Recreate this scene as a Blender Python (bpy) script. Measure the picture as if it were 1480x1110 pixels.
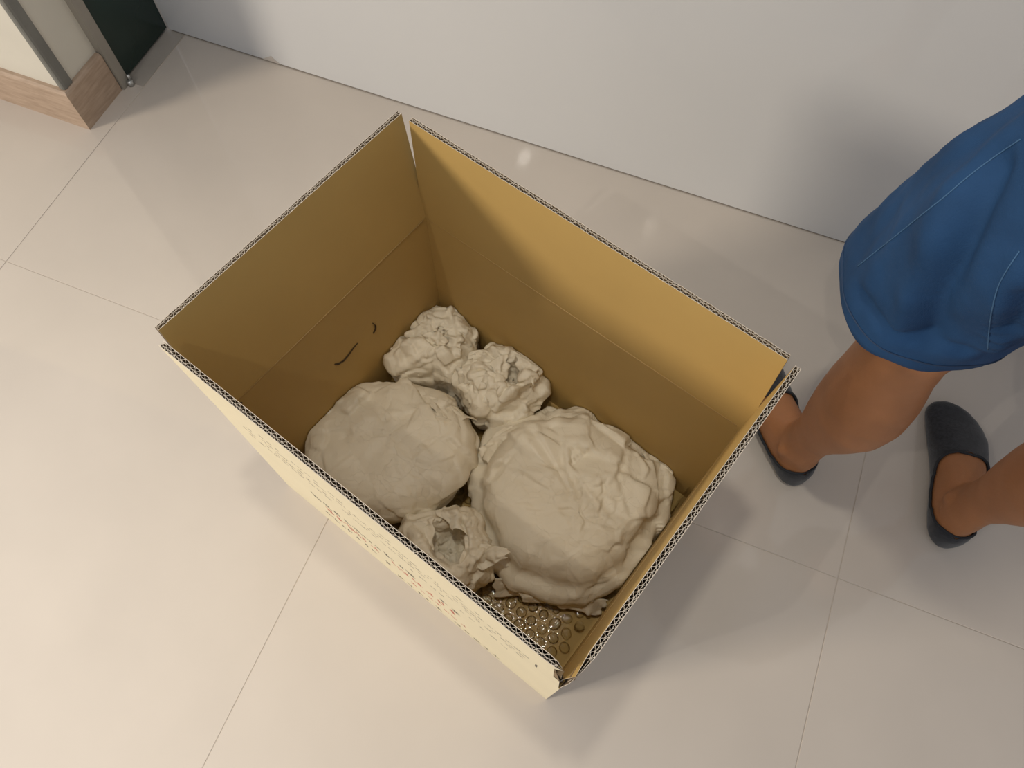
import bpy, bmesh, math, random
import numpy as np
from mathutils import Vector, Matrix
from mathutils.bvhtree import BVHTree

S = bpy.context.scene
for o in list(bpy.data.objects):
    bpy.data.objects.remove(o)

# ------------------------------------------------------------------ camera
CAM_H = 1.24802
R_C2W = np.array([[0.92854287, 0.34035706, -0.14820668],      # columns: image right, image down, forward
                  [0.37120513, -0.84713598, 0.38022017],
                  [0.00385941, -0.40806581, -0.91294436]])
FPX = 1112.0
cam_d = bpy.data.cameras.new('camera')
cam = bpy.data.objects.new('camera', cam_d)
S.collection.objects.link(cam)
cam_d.sensor_fit = 'HORIZONTAL'
cam_d.sensor_width = 36.0
cam_d.lens = 36.0 * FPX / 1480.0
cam_d.clip_start = 0.02
r, d, f = R_C2W[:, 0], R_C2W[:, 1], R_C2W[:, 2]
cam.matrix_world = Matrix(((r[0], -d[0], -f[0], 0), (r[1], -d[1], -f[1], 0), (r[2], -d[2], -f[2], CAM_H), (0, 0, 0, 1)))
S.camera = cam

# ------------------------------------------------------------------ world, light, exposure
S.view_settings.view_transform = 'Standard'
S.view_settings.look = 'None'
S.view_settings.gamma = 1.0
S.view_settings.use_curve_mapping = False
S.view_settings.exposure = 0.0
world = bpy.data.worlds.new('world')
S.world = world
world.use_nodes = True
bg = world.node_tree.nodes['Background']
bg.inputs[0].default_value = (0.93, 0.97, 1.06, 1)
bg.inputs[1].default_value = 0.415

CEIL = 2.50


def lamp(name, kind, loc, watts, col, size, beam=None):
    ld = bpy.data.lights.new(name, kind)
    ld.energy = watts; ld.color = col; ld.shadow_soft_size = size
    if beam:
        ld.spot_size = math.radians(beam); ld.spot_blend = 1.0
    o = bpy.data.objects.new(name, ld)
    S.collection.objects.link(o); o.location = loc
    return o


# recessed ceiling spots (their double reflections glint on the floor by the wall) an added fill spot over the box, and the bright lamp of the room at the far left
lamp('overhead_spot', 'SPOT', (-1.12, -0.88, 2.45), 140.0, (1.0, 0.98, 0.92), 0.045, 74)
lamp('ceiling_spot_lens', 'POINT', (-1.09, -0.90, 2.46), 20.0, (1.0, 0.95, 0.86), 0.014)
lamp('overhead_spot', 'SPOT', (-0.23, -0.69, 2.45), 14.0, (1.0, 0.78, 0.50), 0.045, 80)
lamp('ceiling_spot_lens', 'POINT', (-0.225, -0.69, 2.46), 13.0, (1.0, 0.95, 0.86), 0.014)
lamp('overhead_spot', 'SPOT', (-0.22, 0.33, 2.45), 42.0, (1.0, 0.95, 0.82), 0.05, 58)  # added fill to brighten the bundles, no such fixture known
lamp('room_lamp', 'POINT', (-4.9, -3.3, 2.40), 910.0, (1.0, 0.88, 0.72), 0.60)


def pix(u, v, z):
    """world point at height z seen at pixel (u, v) of the 1480x1110 frame"""
    dd = R_C2W @ np.array([(u - 740.0) / FPX, (v - 555.0) / FPX, 1.0])
    t = (z - CAM_H) / dd[2]
    return np.array([dd[0] * t, dd[1] * t, z])


# ------------------------------------------------------------------ helpers
def link(o, parent=None):
    S.collection.objects.link(o)
    if parent is not None:
        o.parent = parent
    return o


def mesh(name, verts, faces, mats, parent=None, smooth=False, fmat=None):
    me = bpy.data.meshes.new(name)
    me.from_pydata([tuple(map(float, v)) for v in verts], [], [tuple(map(int, q)) for q in faces])
    if not isinstance(mats, (list, tuple)):
        mats = [mats]
    for m in mats:
        me.materials.append(m)
    if fmat is not None:
        me.polygons.foreach_set('material_index', np.array(fmat, dtype=np.int32))
    if smooth:
        me.polygons.foreach_set('use_smooth', np.ones(len(me.polygons), dtype=bool))
    me.update()
    return link(bpy.data.objects.new(name, me), parent)


def empty(name, loc, rz=0.0):
    o = bpy.data.objects.new(name, None)
    o.empty_display_size = 0.05
    link(o)
    o.location = loc
    o.rotation_euler = (0, 0, rz)
    return o


def tag(o, label=None, cat=None, group=None, kind=None):
    if label: o['label'] = label
    if cat: o['category'] = cat
    if group: o['group'] = group
    if kind: o['kind'] = kind
    return o


class MB:
    """collects pieces of one mesh"""
    def __init__(self):
        self.v = []; self.f = []; self.m = []

    def add(self, v, f, m=0):
        n = len(self.v)
        self.v.extend([tuple(x) for x in v])
        self.f.extend([tuple(i + n for i in q) for q in f])
        self.m.extend([m] * len(f))
        return self

    def box(self, lo, hi, m=0):
        x0, y0, z0 = lo; x1, y1, z1 = hi
        v = [(x0, y0, z0), (x1, y0, z0), (x1, y1, z0), (x0, y1, z0), (x0, y0, z1), (x1, y0, z1), (x1, y1, z1), (x0, y1, z1)]
        return self.add(v, [(0, 3, 2, 1), (4, 5, 6, 7), (0, 1, 5, 4), (1, 2, 6, 5), (2, 3, 7, 6), (3, 0, 4, 7)], m)

    def hexa(self, p, m=0):
        """p: 4 bottom corners then 4 top corners"""
        return self.add(p, [(0, 3, 2, 1), (4, 5, 6, 7), (0, 1, 5, 4), (1, 2, 6, 5), (2, 3, 7, 6), (3, 0, 4, 7)], m)

    def tube(self, pts, rad, n=8, m=0, cap=True):
        pts = [np.array(p, float) for p in pts]
        if not hasattr(rad, '__len__'): rad = [rad] * len(pts)
        rings = []; prev = None
        for i, p in enumerate(pts):
            t = pts[min(i + 1, len(pts) - 1)] - pts[max(i - 1, 0)]
            t = t / (np.linalg.norm(t) + 1e-12)
            if prev is None:
                a = np.array([0, 0, 1.0]) if abs(t[2]) < .9 else np.array([1.0, 0, 0])
                prev = np.cross(t, a)
            prev = prev - t * (prev @ t); prev /= np.linalg.norm(prev) + 1e-12
            b = np.cross(t, prev)
            rr = rad[i]
            ra, rb = rr if hasattr(rr, '__len__') else (rr, rr)
            rings.append([p + prev * ra * math.cos(2 * math.pi * k / n) + b * rb * math.sin(2 * math.pi * k / n) for k in range(n)])
        v = [q for g in rings for q in g]
        fs = []
        for i in range(len(rings) - 1):
            for k in range(n):
                fs.append((i * n + k, i * n + (k + 1) % n, (i + 1) * n + (k + 1) % n, (i + 1) * n + k))
        if cap:
            fs.append(tuple(range(n - 1, -1, -1)))
            L = (len(rings) - 1) * n
            fs.append(tuple(L + k for k in range(n)))
        return self.add(v, fs, m)

    def rings(self, rings, m=0, cap=True):
        n = len(rings[0])
        v = [q for g in rings for q in g]
        fs = []
        for i in range(len(rings) - 1):
            for k in range(n):
                fs.append((i * n + k, i * n + (k + 1) % n, (i + 1) * n + (k + 1) % n, (i + 1) * n + k))
        if cap:
            fs.append(tuple(range(n - 1, -1, -1)))
            L = (len(rings) - 1) * n
            fs.append(tuple(L + k for k in range(n)))
        return self.add(v, fs, m)

    def sphere(self, c, r, n=16, m=0):
        if not hasattr(r, '__len__'): r = (r, r, r)
        v = []; fs = []
        for i in range(1, n):
            a = math.pi * i / n
            for k in range(2 * n):
                b = math.pi * k / n
                v.append((c[0] + r[0] * math.sin(a) * math.cos(b), c[1] + r[1] * math.sin(a) * math.sin(b), c[2] + r[2] * math.cos(a)))
        N = 2 * n
        for i in range(n - 2):
            for k in range(N):
                fs.append((i * N + k, (i + 1) * N + k, (i + 1) * N + (k + 1) % N, i * N + (k + 1) % N))
        top = len(v); v.append((c[0], c[1], c[2] + r[2])); bot = len(v); v.append((c[0], c[1], c[2] - r[2]))
        for k in range(N):
            fs.append((top, k, (k + 1) % N)); fs.append((bot, (n - 2) * N + (k + 1) % N, (n - 2) * N + k))
        return self.add(v, fs, m)

    def build(self, name, mats, parent=None, smooth=False):
        return mesh(name, self.v, self.f, mats, parent, smooth, self.m)


# ------------------------------------------------------------------ materials
def material(name, col, rough=0.6, spec=0.5, var=0.0, vscale=8.0, bump=0.0, bscale=60.0, col2=None, coat=0.0, stretch=None, detail=4.0, sheen=0.0, trans=0.0):
    m = bpy.data.materials.new(name)
    m.use_nodes = True
    nt = m.node_tree; N = nt.nodes; L = nt.links
    b = N['Principled BSDF']
    b.inputs['Base Color'].default_value = (*col, 1)
    b.inputs['Roughness'].default_value = rough
    b.inputs['Specular IOR Level'].default_value = spec
    b.inputs['Coat Weight'].default_value = coat
    b.inputs['Sheen Weight'].default_value = sheen
    tc = N.new('ShaderNodeTexCoord')
    mp = N.new('ShaderNodeMapping'); L.new(tc.outputs['Object'], mp.inputs[0])
    if stretch: mp.inputs['Scale'].default_value = stretch
    if var > 0 or col2:
        n = N.new('ShaderNodeTexNoise'); L.new(mp.outputs[0], n.inputs['Vector'])
        n.inputs['Scale'].default_value = vscale; n.inputs['Detail'].default_value = detail
        cr = N.new('ShaderNodeValToRGB'); L.new(n.outputs['Fac'], cr.inputs[0])
        a = tuple(c * (1 - var) for c in col) if col2 is None else col
        e = tuple(min(1, c * (1 + var)) for c in col) if col2 is None else col2
        cr.color_ramp.elements[0].color = (*a, 1); cr.color_ramp.elements[0].position = .3
        cr.color_ramp.elements[1].color = (*e, 1); cr.color_ramp.elements[1].position = .7
        L.new(cr.outputs[0], b.inputs['Base Color'])
    if bump > 0:
        n2 = N.new('ShaderNodeTexNoise'); L.new(mp.outputs[0], n2.inputs['Vector'])
        n2.inputs['Scale'].default_value = bscale; n2.inputs['Detail'].default_value = 3
        bp = N.new('ShaderNodeBump'); L.new(n2.outputs['Fac'], bp.inputs['Height'])
        bp.inputs['Strength'].default_value = 1.0; bp.inputs['Distance'].default_value = bump
        L.new(bp.outputs[0], b.inputs['Normal'])
    if trans > 0:
        tr = N.new('ShaderNodeBsdfTranslucent'); tr.inputs[0].default_value = (*col, 1)
        mx = N.new('ShaderNodeMixShader'); mx.inputs[0].default_value = trans
        L.new(b.outputs[0], mx.inputs[1]); L.new(tr.outputs[0], mx.inputs[2])
        L.new(mx.outputs[0], N['Material Output'].inputs[0])
    return m


M = {}
M['tile'] = material('polished_tile', (0.56, 0.50, 0.44), rough=0.05, spec=0.5, var=0.03, vscale=5, bump=0.00004, bscale=11)
M['grout'] = material('grout', (0.50, 0.44, 0.375), rough=0.9)
M['wall'] = material('gloss_wall_paint', (0.61, 0.615, 0.625), rough=0.05, spec=0.45, var=0.012, vscale=3, bump=0.00010, bscale=45)
M['ivory'] = material('ivory_paint', (0.66, 0.63, 0.55), rough=0.55, var=0.03, vscale=9, bump=0.0002, bscale=120)
M['ceiling'] = material('ceiling_paint', (0.75, 0.74, 0.72), rough=0.9)
M['base_wood'] = material('baseboard_wood', (0.36, 0.26, 0.185), rough=0.5, col2=(0.47, 0.35, 0.26), vscale=14, stretch=(2, 2, 14), bump=0.0002, bscale=40)
M['grey_metal'] = material('grey_corner_metal', (0.17, 0.17, 0.155), rough=0.45, var=0.12, vscale=20)
M['beige_metal'] = material('beige_metal', (0.30, 0.275, 0.235), rough=0.5, var=0.06, vscale=12)
M['green_glass'] = material('dark_green_panel', (0.012, 0.028, 0.022), rough=0.22, spec=0.5, var=0.2, vscale=4)
M['gap_shade'] = material('gap_shade_strip', (0.16, 0.14, 0.125), rough=0.8)
M['steel'] = material('steel', (0.5, 0.5, 0.48), rough=0.35)
M['steel'].node_tree.nodes['Principled BSDF'].inputs['Metallic'].default_value = 0.8
M['white_plastic'] = material('white_plastic', (0.8, 0.8, 0.78), rough=0.5)
M['kraft'] = material('kraft_liner', (0.50, 0.335, 0.115), rough=0.62, spec=0.35, var=0.05, vscale=5, bump=0.00006, bscale=500, detail=8)
M['cream'] = material('cream_liner', (0.74, 0.66, 0.47), rough=0.65, spec=0.35, var=0.03, vscale=6, bump=0.00006, bscale=500)
M['flute'] = material('fluting_paper', (0.68, 0.60, 0.50), rough=0.85, var=0.12, vscale=300)
M['flute_shade'] = material('fluting_shade_brown', (0.25, 0.175, 0.10), rough=0.95, var=0.1, vscale=200)  # darker brown puts the shade between the flutes into the colour
M['flute_deep_shade'] = material('fluting_deep_shade', (0.16, 0.11, 0.06), rough=0.95)
M['crease'] = material('score_line', (0.41, 0.27, 0.105), rough=0.7)
M['slit'] = material('cut_slit', (0.06, 0.035, 0.012), rough=0.95)
M['ink_black'] = material('black_print', (0.10, 0.085, 0.07), rough=0.8)
M['ink_red'] = material('red_print', (0.50, 0.13, 0.09), rough=0.8)
M['ink_grey'] = material('grey_print', (0.40, 0.35, 0.27), rough=0.8)
M['paper'] = material('wrapping_paper', (0.88, 0.79, 0.62), rough=0.5, spec=0.4, var=0.03, vscale=18, trans=0.12)


def add_creases(m, depth=.0022):
    nt = m.node_tree; N = nt.nodes; L = nt.links
    b = N['Principled BSDF']
    tc = N.new('ShaderNodeTexCoord')
    wn = N.new('ShaderNodeTexNoise'); wn.inputs['Scale'].default_value = 22; L.new(tc.outputs['Object'], wn.inputs['Vector'])
    sc = N.new('ShaderNodeVectorMath'); sc.operation = 'SCALE'; sc.inputs['Scale'].default_value = .028; L.new(wn.outputs['Color'], sc.inputs[0])
    ad = N.new('ShaderNodeVectorMath'); ad.operation = 'ADD'; L.new(tc.outputs['Object'], ad.inputs[0]); L.new(sc.outputs[0], ad.inputs[1])
    total = None
    for scale, wt, feat in ((20, 1.0, 'F1'), (46, .55, 'F1'), (110, .22, 'F1')):
        v = N.new('ShaderNodeTexVoronoi'); v.feature = feat; v.inputs['Scale'].default_value = scale; L.new(ad.outputs[0], v.inputs['Vector'])
        # each cell is a flat facet tilted its own way
        s1 = N.new('ShaderNodeVectorMath'); s1.operation = 'SUBTRACT'; L.new(ad.outputs[0], s1.inputs[0]); L.new(v.outputs['Position'], s1.inputs[1])
        s2 = N.new('ShaderNodeVectorMath'); s2.operation = 'SUBTRACT'; L.new(v.outputs['Color'], s2.inputs[0]); s2.inputs[1].default_value = (.5, .5, .5)
        dt = N.new('ShaderNodeVectorMath'); dt.operation = 'DOT_PRODUCT'; L.new(s1.outputs[0], dt.inputs[0]); L.new(s2.outputs[0], dt.inputs[1])
        k = N.new('ShaderNodeMath'); k.operation = 'MULTIPLY'; k.inputs[1].default_value = wt; L.new(dt.outputs['Value'], k.inputs[0])
        if total is None: total = k
        else:
            q = N.new('ShaderNodeMath'); q.operation = 'ADD'; L.new(total.outputs[0], q.inputs[0]); L.new(k.outputs[0], q.inputs[1]); total = q
    # some areas stay smooth
    mk = N.new('ShaderNodeTexNoise'); mk.inputs['Scale'].default_value = 9; L.new(tc.outputs['Object'], mk.inputs['Vector'])
    mr = N.new('ShaderNodeMapRange'); mr.inputs[1].default_value = .35; mr.inputs[2].default_value = .65; mr.inputs[3].default_value = .15; mr.inputs[4].default_value = 1; L.new(mk.outputs['Fac'], mr.inputs[0])
    mu = N.new('ShaderNodeMath'); mu.operation = 'MULTIPLY'; L.new(total.outputs[0], mu.inputs[0]); L.new(mr.outputs[0], mu.inputs[1])
    bp = N.new('ShaderNodeBump'); bp.inputs['Strength'].default_value = 1; bp.inputs['Distance'].default_value = depth
    L.new(mu.outputs[0], bp.inputs['Height']); L.new(bp.outputs[0], b.inputs['Normal'])


add_creases(M['paper'], .60)
M['paper_smooth'] = material('wrapping_paper_smooth', (0.88, 0.79, 0.62), rough=0.5, spec=0.4, var=0.03, vscale=18, trans=0.12)
add_creases(M['paper_smooth'], .34)
M['paper_inner'] = material('wrapping_paper_inner', (0.62, 0.58, 0.50), rough=0.6, spec=0.3, var=0.03, vscale=30)
M['skin'] = material('skin', (0.385, 0.165, 0.070), rough=0.5, spec=0.35, var=0.12, vscale=14, bump=0.0003, bscale=250)
M['skin'].node_tree.nodes['Principled BSDF'].inputs['Subsurface Weight'].default_value = 0.12
M['skin'].node_tree.nodes['Principled BSDF'].inputs['Subsurface Radius'].default_value = (0.008, 0.003, 0.0015)
M['sock'] = material('charcoal_knit', (0.027, 0.028, 0.033), rough=0.95, spec=0.15, var=0.3, vscale=200, bump=0.0006, bscale=700, sheen=0.3)
M['sock_band'] = material('charcoal_band', (0.035, 0.037, 0.042), rough=0.95, spec=0.15)
M['denim'] = material('blue_cotton', (0.014, 0.050, 0.128), rough=0.8, spec=0.2, var=0.25, vscale=11, bump=0.0004, bscale=600)
M['seam'] = material('pale_seam', (0.04, 0.11, 0.22), rough=0.8)
M['hem_dark'] = material('navy_hem', (0.014, 0.036, 0.085), rough=0.8, var=0.2, vscale=30)
M['tshirt'] = material('grey_jersey', (0.25, 0.25, 0.26), rough=0.9)
M['hair'] = material('black_hair', (0.012, 0.010, 0.009), rough=0.6, bump=0.002, bscale=200)
M['eye'] = material('eye_white', (0.75, 0.73, 0.70), rough=0.25)


def film_material():
    m = bpy.data.materials.new('bubble_film'); m.use_nodes = True
    nt = m.node_tree; N = nt.nodes; L = nt.links
    for n in list(N):
        if n.type != 'OUTPUT_MATERIAL': N.remove(n)
    tr = N.new('ShaderNodeBsdfTransparent'); tr.inputs[0].default_value = (0.90, 0.90, 0.88, 1)
    gl = N.new('ShaderNodeBsdfGlossy'); gl.inputs['Roughness'].default_value = 0.05; gl.inputs[0].default_value = (1, 1, 1, 1)
    fr = N.new('ShaderNodeFresnel'); fr.inputs[0].default_value = 1.5
    nz = N.new('ShaderNodeTexNoise'); nz.inputs['Scale'].default_value = 90
    tc = N.new('ShaderNodeTexCoord'); L.new(tc.outputs['Object'], nz.inputs['Vector'])
    bp = N.new('ShaderNodeBump'); bp.inputs['Distance'].default_value = 0.002; L.new(nz.outputs['Fac'], bp.inputs['Height'])
    L.new(bp.outputs[0], gl.inputs['Normal']); L.new(bp.outputs[0], fr.inputs['Normal'])
    ad = N.new('ShaderNodeMath'); ad.operation = 'MULTIPLY_ADD'; ad.inputs[1].default_value = 0.9; ad.inputs[2].default_value = -0.015
    L.new(fr.outputs[0], ad.inputs[0])
    mx = N.new('ShaderNodeMixShader')
    L.new(ad.outputs[0], mx.inputs[0]); L.new(tr.outputs[0], mx.inputs[1]); L.new(gl.outputs[0], mx.inputs[2])
    L.new(mx.outputs[0], N['Material Output'].inputs[0])
    return m


M['film'] = film_material()


def emit(name, col, strength):
    m = bpy.data.materials.new(name); m.use_nodes = True
    b = m.node_tree.nodes['Principled BSDF']
    b.inputs['Base Color'].default_value = (0.8, 0.8, 0.8, 1)
    b.inputs['Emission Color'].default_value = (*col, 1)
    b.inputs['Emission Strength'].default_value = strength
    return m


# ------------------------------------------------------------------ the room
X_L, X_R, Y_F, WALL_Y = -4.4, 2.8, -3.6, 1.038
TX, TY, T = -1.1928, 0.3983, 0.8
fl = MB().box((X_L, Y_F, -0.08), (X_R, WALL_Y + 0.14, -0.0008)).build('floor', M['grout'])
tag(fl, 'glossy beige porcelain tile floor under the cardboard box', kind='structure')
G = 0.0006


def tile_mesh(w, h):
    b = 0.0005; z = 0.0
    v = [(0, 0, -0.0012), (w, 0, -0.0012), (w, h, -0.0012), (0, h, -0.0012), (0, 0, z - b), (w, 0, z - b), (w, h, z - b), (0, h, z - b),
         (b, b, z), (w - b, b, z), (w - b, h - b, z), (b, h - b, z)]
    f = [(0, 1, 5, 4), (1, 2, 6, 5), (2, 3, 7, 6), (3, 0, 4, 7), (4, 5, 9, 8), (5, 6, 10, 9), (6, 7, 11, 10), (7, 4, 8, 11), (8, 9, 10, 11)]
    me = bpy.data.meshes.new('tile'); me.from_pydata(v, [], f); me.materials.append(M['tile']); me.update()
    return me


tile_cache = {}
for i in range(-6, 6):
    for j in range(-5, 2):
        x0 = max(TX + i * T, X_L); x1 = min(TX + (i + 1) * T, X_R)
        y0 = max(TY + (j - 1) * T, Y_F); y1 = min(TY + j * T, WALL_Y)
        if i == 0 and j == 1: x1 = TX + 2 * T          # one long tile between the box and the wall
        if x1 - x0 < 0.02 or y1 - y0 < 0.02 or (i == 1 and j == 1): continue
        k = (round(x1 - x0, 4), round(y1 - y0, 4))
        if k not in tile_cache: tile_cache[k] = tile_mesh(k[0] - 2 * G, k[1] - 2 * G)
        t = link(bpy.data.objects.new('tile', tile_cache[k]), fl); t.location = (x0 + G, y0 + G, 0)

w = MB().box((-1.232, WALL_Y, 0.0032), (X_R, WALL_Y + 0.12, CEIL)).build('wall_back', M['wall'])
tag(w, 'glossy white wall behind the cardboard box', kind='structure')
t = MB().box((-1.228, WALL_Y + 0.0015, 0.0), (X_R, WALL_Y + 0.10, 0.0032)).build('wall_gap_shade', M['gap_shade'])  # dark colour paints the shade of the gap under the wall
tag(t, 'thin dark strip painting the shadow gap at the foot of the white wall', kind='structure')
# paint chip scar at the wall's foot
pc = pix(395, 84, 0.012)
chip = MB()
chip.add([(pc[0] - .028, WALL_Y - .0006, .003), (pc[0] + .016, WALL_Y - .0006, .003), (pc[0] + .006, WALL_Y - .0006, .010), (pc[0] - .002, WALL_Y - .0006, .019), (pc[0] - .012, WALL_Y - .0006, .013),
          (pc[0] - .028, WALL_Y + .002, .003), (pc[0] + .016, WALL_Y + .002, .003), (pc[0] + .006, WALL_Y + .002, .010), (pc[0] - .002, WALL_Y + .002, .019), (pc[0] - .012, WALL_Y + .002, .013)],
         [(0, 1, 2, 3, 4), (0, 5, 6, 1), (1, 6, 7, 2), (2, 7, 8, 3), (3, 8, 9, 4), (4, 9, 5, 0)])
M['chip'] = material('chipped_paint', (0.50, 0.46, 0.42), rough=0.8, var=0.08, vscale=60)
chip.build('chipped_patch', M['chip'], w)

# left wall end: ivory face toward the room, ivory return toward the passage
XC, YC = -1.243, 0.742
w = MB().box((X_L, YC, 0.0), (XC, YC + 0.108, CEIL)).build('wall_left', M['ivory'])
tag(w, 'ivory wall end with wood baseboard and grey corner guard', kind='structure')
# grey corner guard (L profile with rounded nose)
g = MB()
gt = 0.004
prof = [(XC - 0.006, YC - gt), (XC + 0.001, YC - gt), (XC + 0.0045, YC - 0.0025), (XC + 0.006, YC + 0.002), (XC + 0.006, YC + 0.021), (XC, YC + 0.021), (XC, YC), (XC - 0.006, YC)]
g.rings([[(a, b, 0.098) for a, b in prof], [(a, b, CEIL - 0.01) for a, b in prof]])
c = g.build('trim_2', M['grey_metal']); tag(c, 'grey metal guard running up the ivory wall corner', kind='structure')
# baseboards: two pieces mitred at the corner, rounded top edge
bt, bh = 0.012, 0.097
b = MB()
xo, yo = XC + bt, YC - bt


def skirting(p0, p1, nrm, h):
    """p0,p1 outer foot line ends, extruded inward by bt against nrm"""
    def prof_at(p, inn):
        q = [(0, 0), (0, h - .006), (.002, h - .002), (.005, h), (bt, h), (bt, 0)]
        return [(p[0] + (inn[0] - p[0]) * k / bt, p[1] + (inn[1] - p[1]) * k / bt, z) for k, z in q]
    m = MB(); m.rings([prof_at(p0[0], p0[1]), prof_at(p1[0], p1[1])]); return m


sb = skirting(((X_L, yo), (X_L, YC)), ((xo, yo), (XC, YC)), None, bh).build('baseboard_left', M['base_wood'])
tag(sb, 'brown wood baseboard along the ivory wall', kind='structure')
sb2 = skirting(((xo, yo), (XC, YC)), ((xo, 0.848), (XC, 0.848)), None, bh).build('baseboard_return', M['base_wood'])
tag(sb2, 'short brown wood baseboard on the wall end beside the green panel', kind='structure')
# beige jamb strip and green panel
j = MB().box((XC - 0.08, 0.850, 0.0), (-1.226, 0.873, CEIL)).build('trim_3', M['beige_metal'])
tag(j, 'narrow beige metal jamb between ivory wall and green panel', kind='structure')
gp = MB()
gp.box((-1.275, 0.873, 0.006), (-1.2375, WALL_Y, CEIL))
gp = gp.build('door_1', M['green_glass']); tag(gp, 'dark green glass door panel beside the white wall', kind='structure')
sl = MB().box((-1.270, 0.8731, 0.0), (-1.1938, WALL_Y - .001, 0.0012)).build('trim_4', material('stone_sill', (0.40, 0.36, 0.315), rough=0.35, var=0.05, vscale=20))
tag(sl, 'grey stone sill strip below the green panel', kind='structure')
# small floor bolt at the foot of the jamb
hb = empty('floor_bolt', (-1.2245, 0.868, 0.0))
MB().tube([(0.004, 0, 0), (0.004, 0, 0.012)], 0.007, 14).build('bolt_socket', M['steel'], hb, True)
MB().tube([(0.004, 0.004, 0.012), (0.004, 0.004, 0.024)], 0.0035, 12).build('bolt_pin', M['steel'], hb, True)
tag(hb, 'small steel floor bolt at the foot of the beige jamb', 'bolt')

# ------------------------------------------------------------------ the cardboard box
BX, BA = (-0.48175, 0.20732), math.radians(-16.1238)
CA, SA = math.cos(BA), math.sin(BA)
box = empty('cardboard_box', (BX[0], BX[1], 0.0), BA)
tag(box, 'large open cardboard box with upright flaps holding paper-wrapped bundles', 'box')
LX, LY, H, F, TH = 0.5404, 0.3976, 0.333, 0.1906, 0.0070
C4 = [np.array((0, 0.)), np.array((LX, 0.)), np.array((LX + .0051, LY)), np.array((.0051, LY))]


def to_world(p):
    return np.array([BX[0] + CA * p[0] - SA * p[1], BX[1] + SA * p[0] + CA * p[1], p[2]])


def to_box(p):
    dx, dy = p[0] - BX[0], p[1] - BX[1]
    return np.array([CA * dx + SA * dy, -SA * dx + CA * dy, p[2]])


MB().box((.002, .002, 0.0005), (LX - .002, LY - .002, .0065)).build('bottom_panel', M['kraft'], box)
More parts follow.
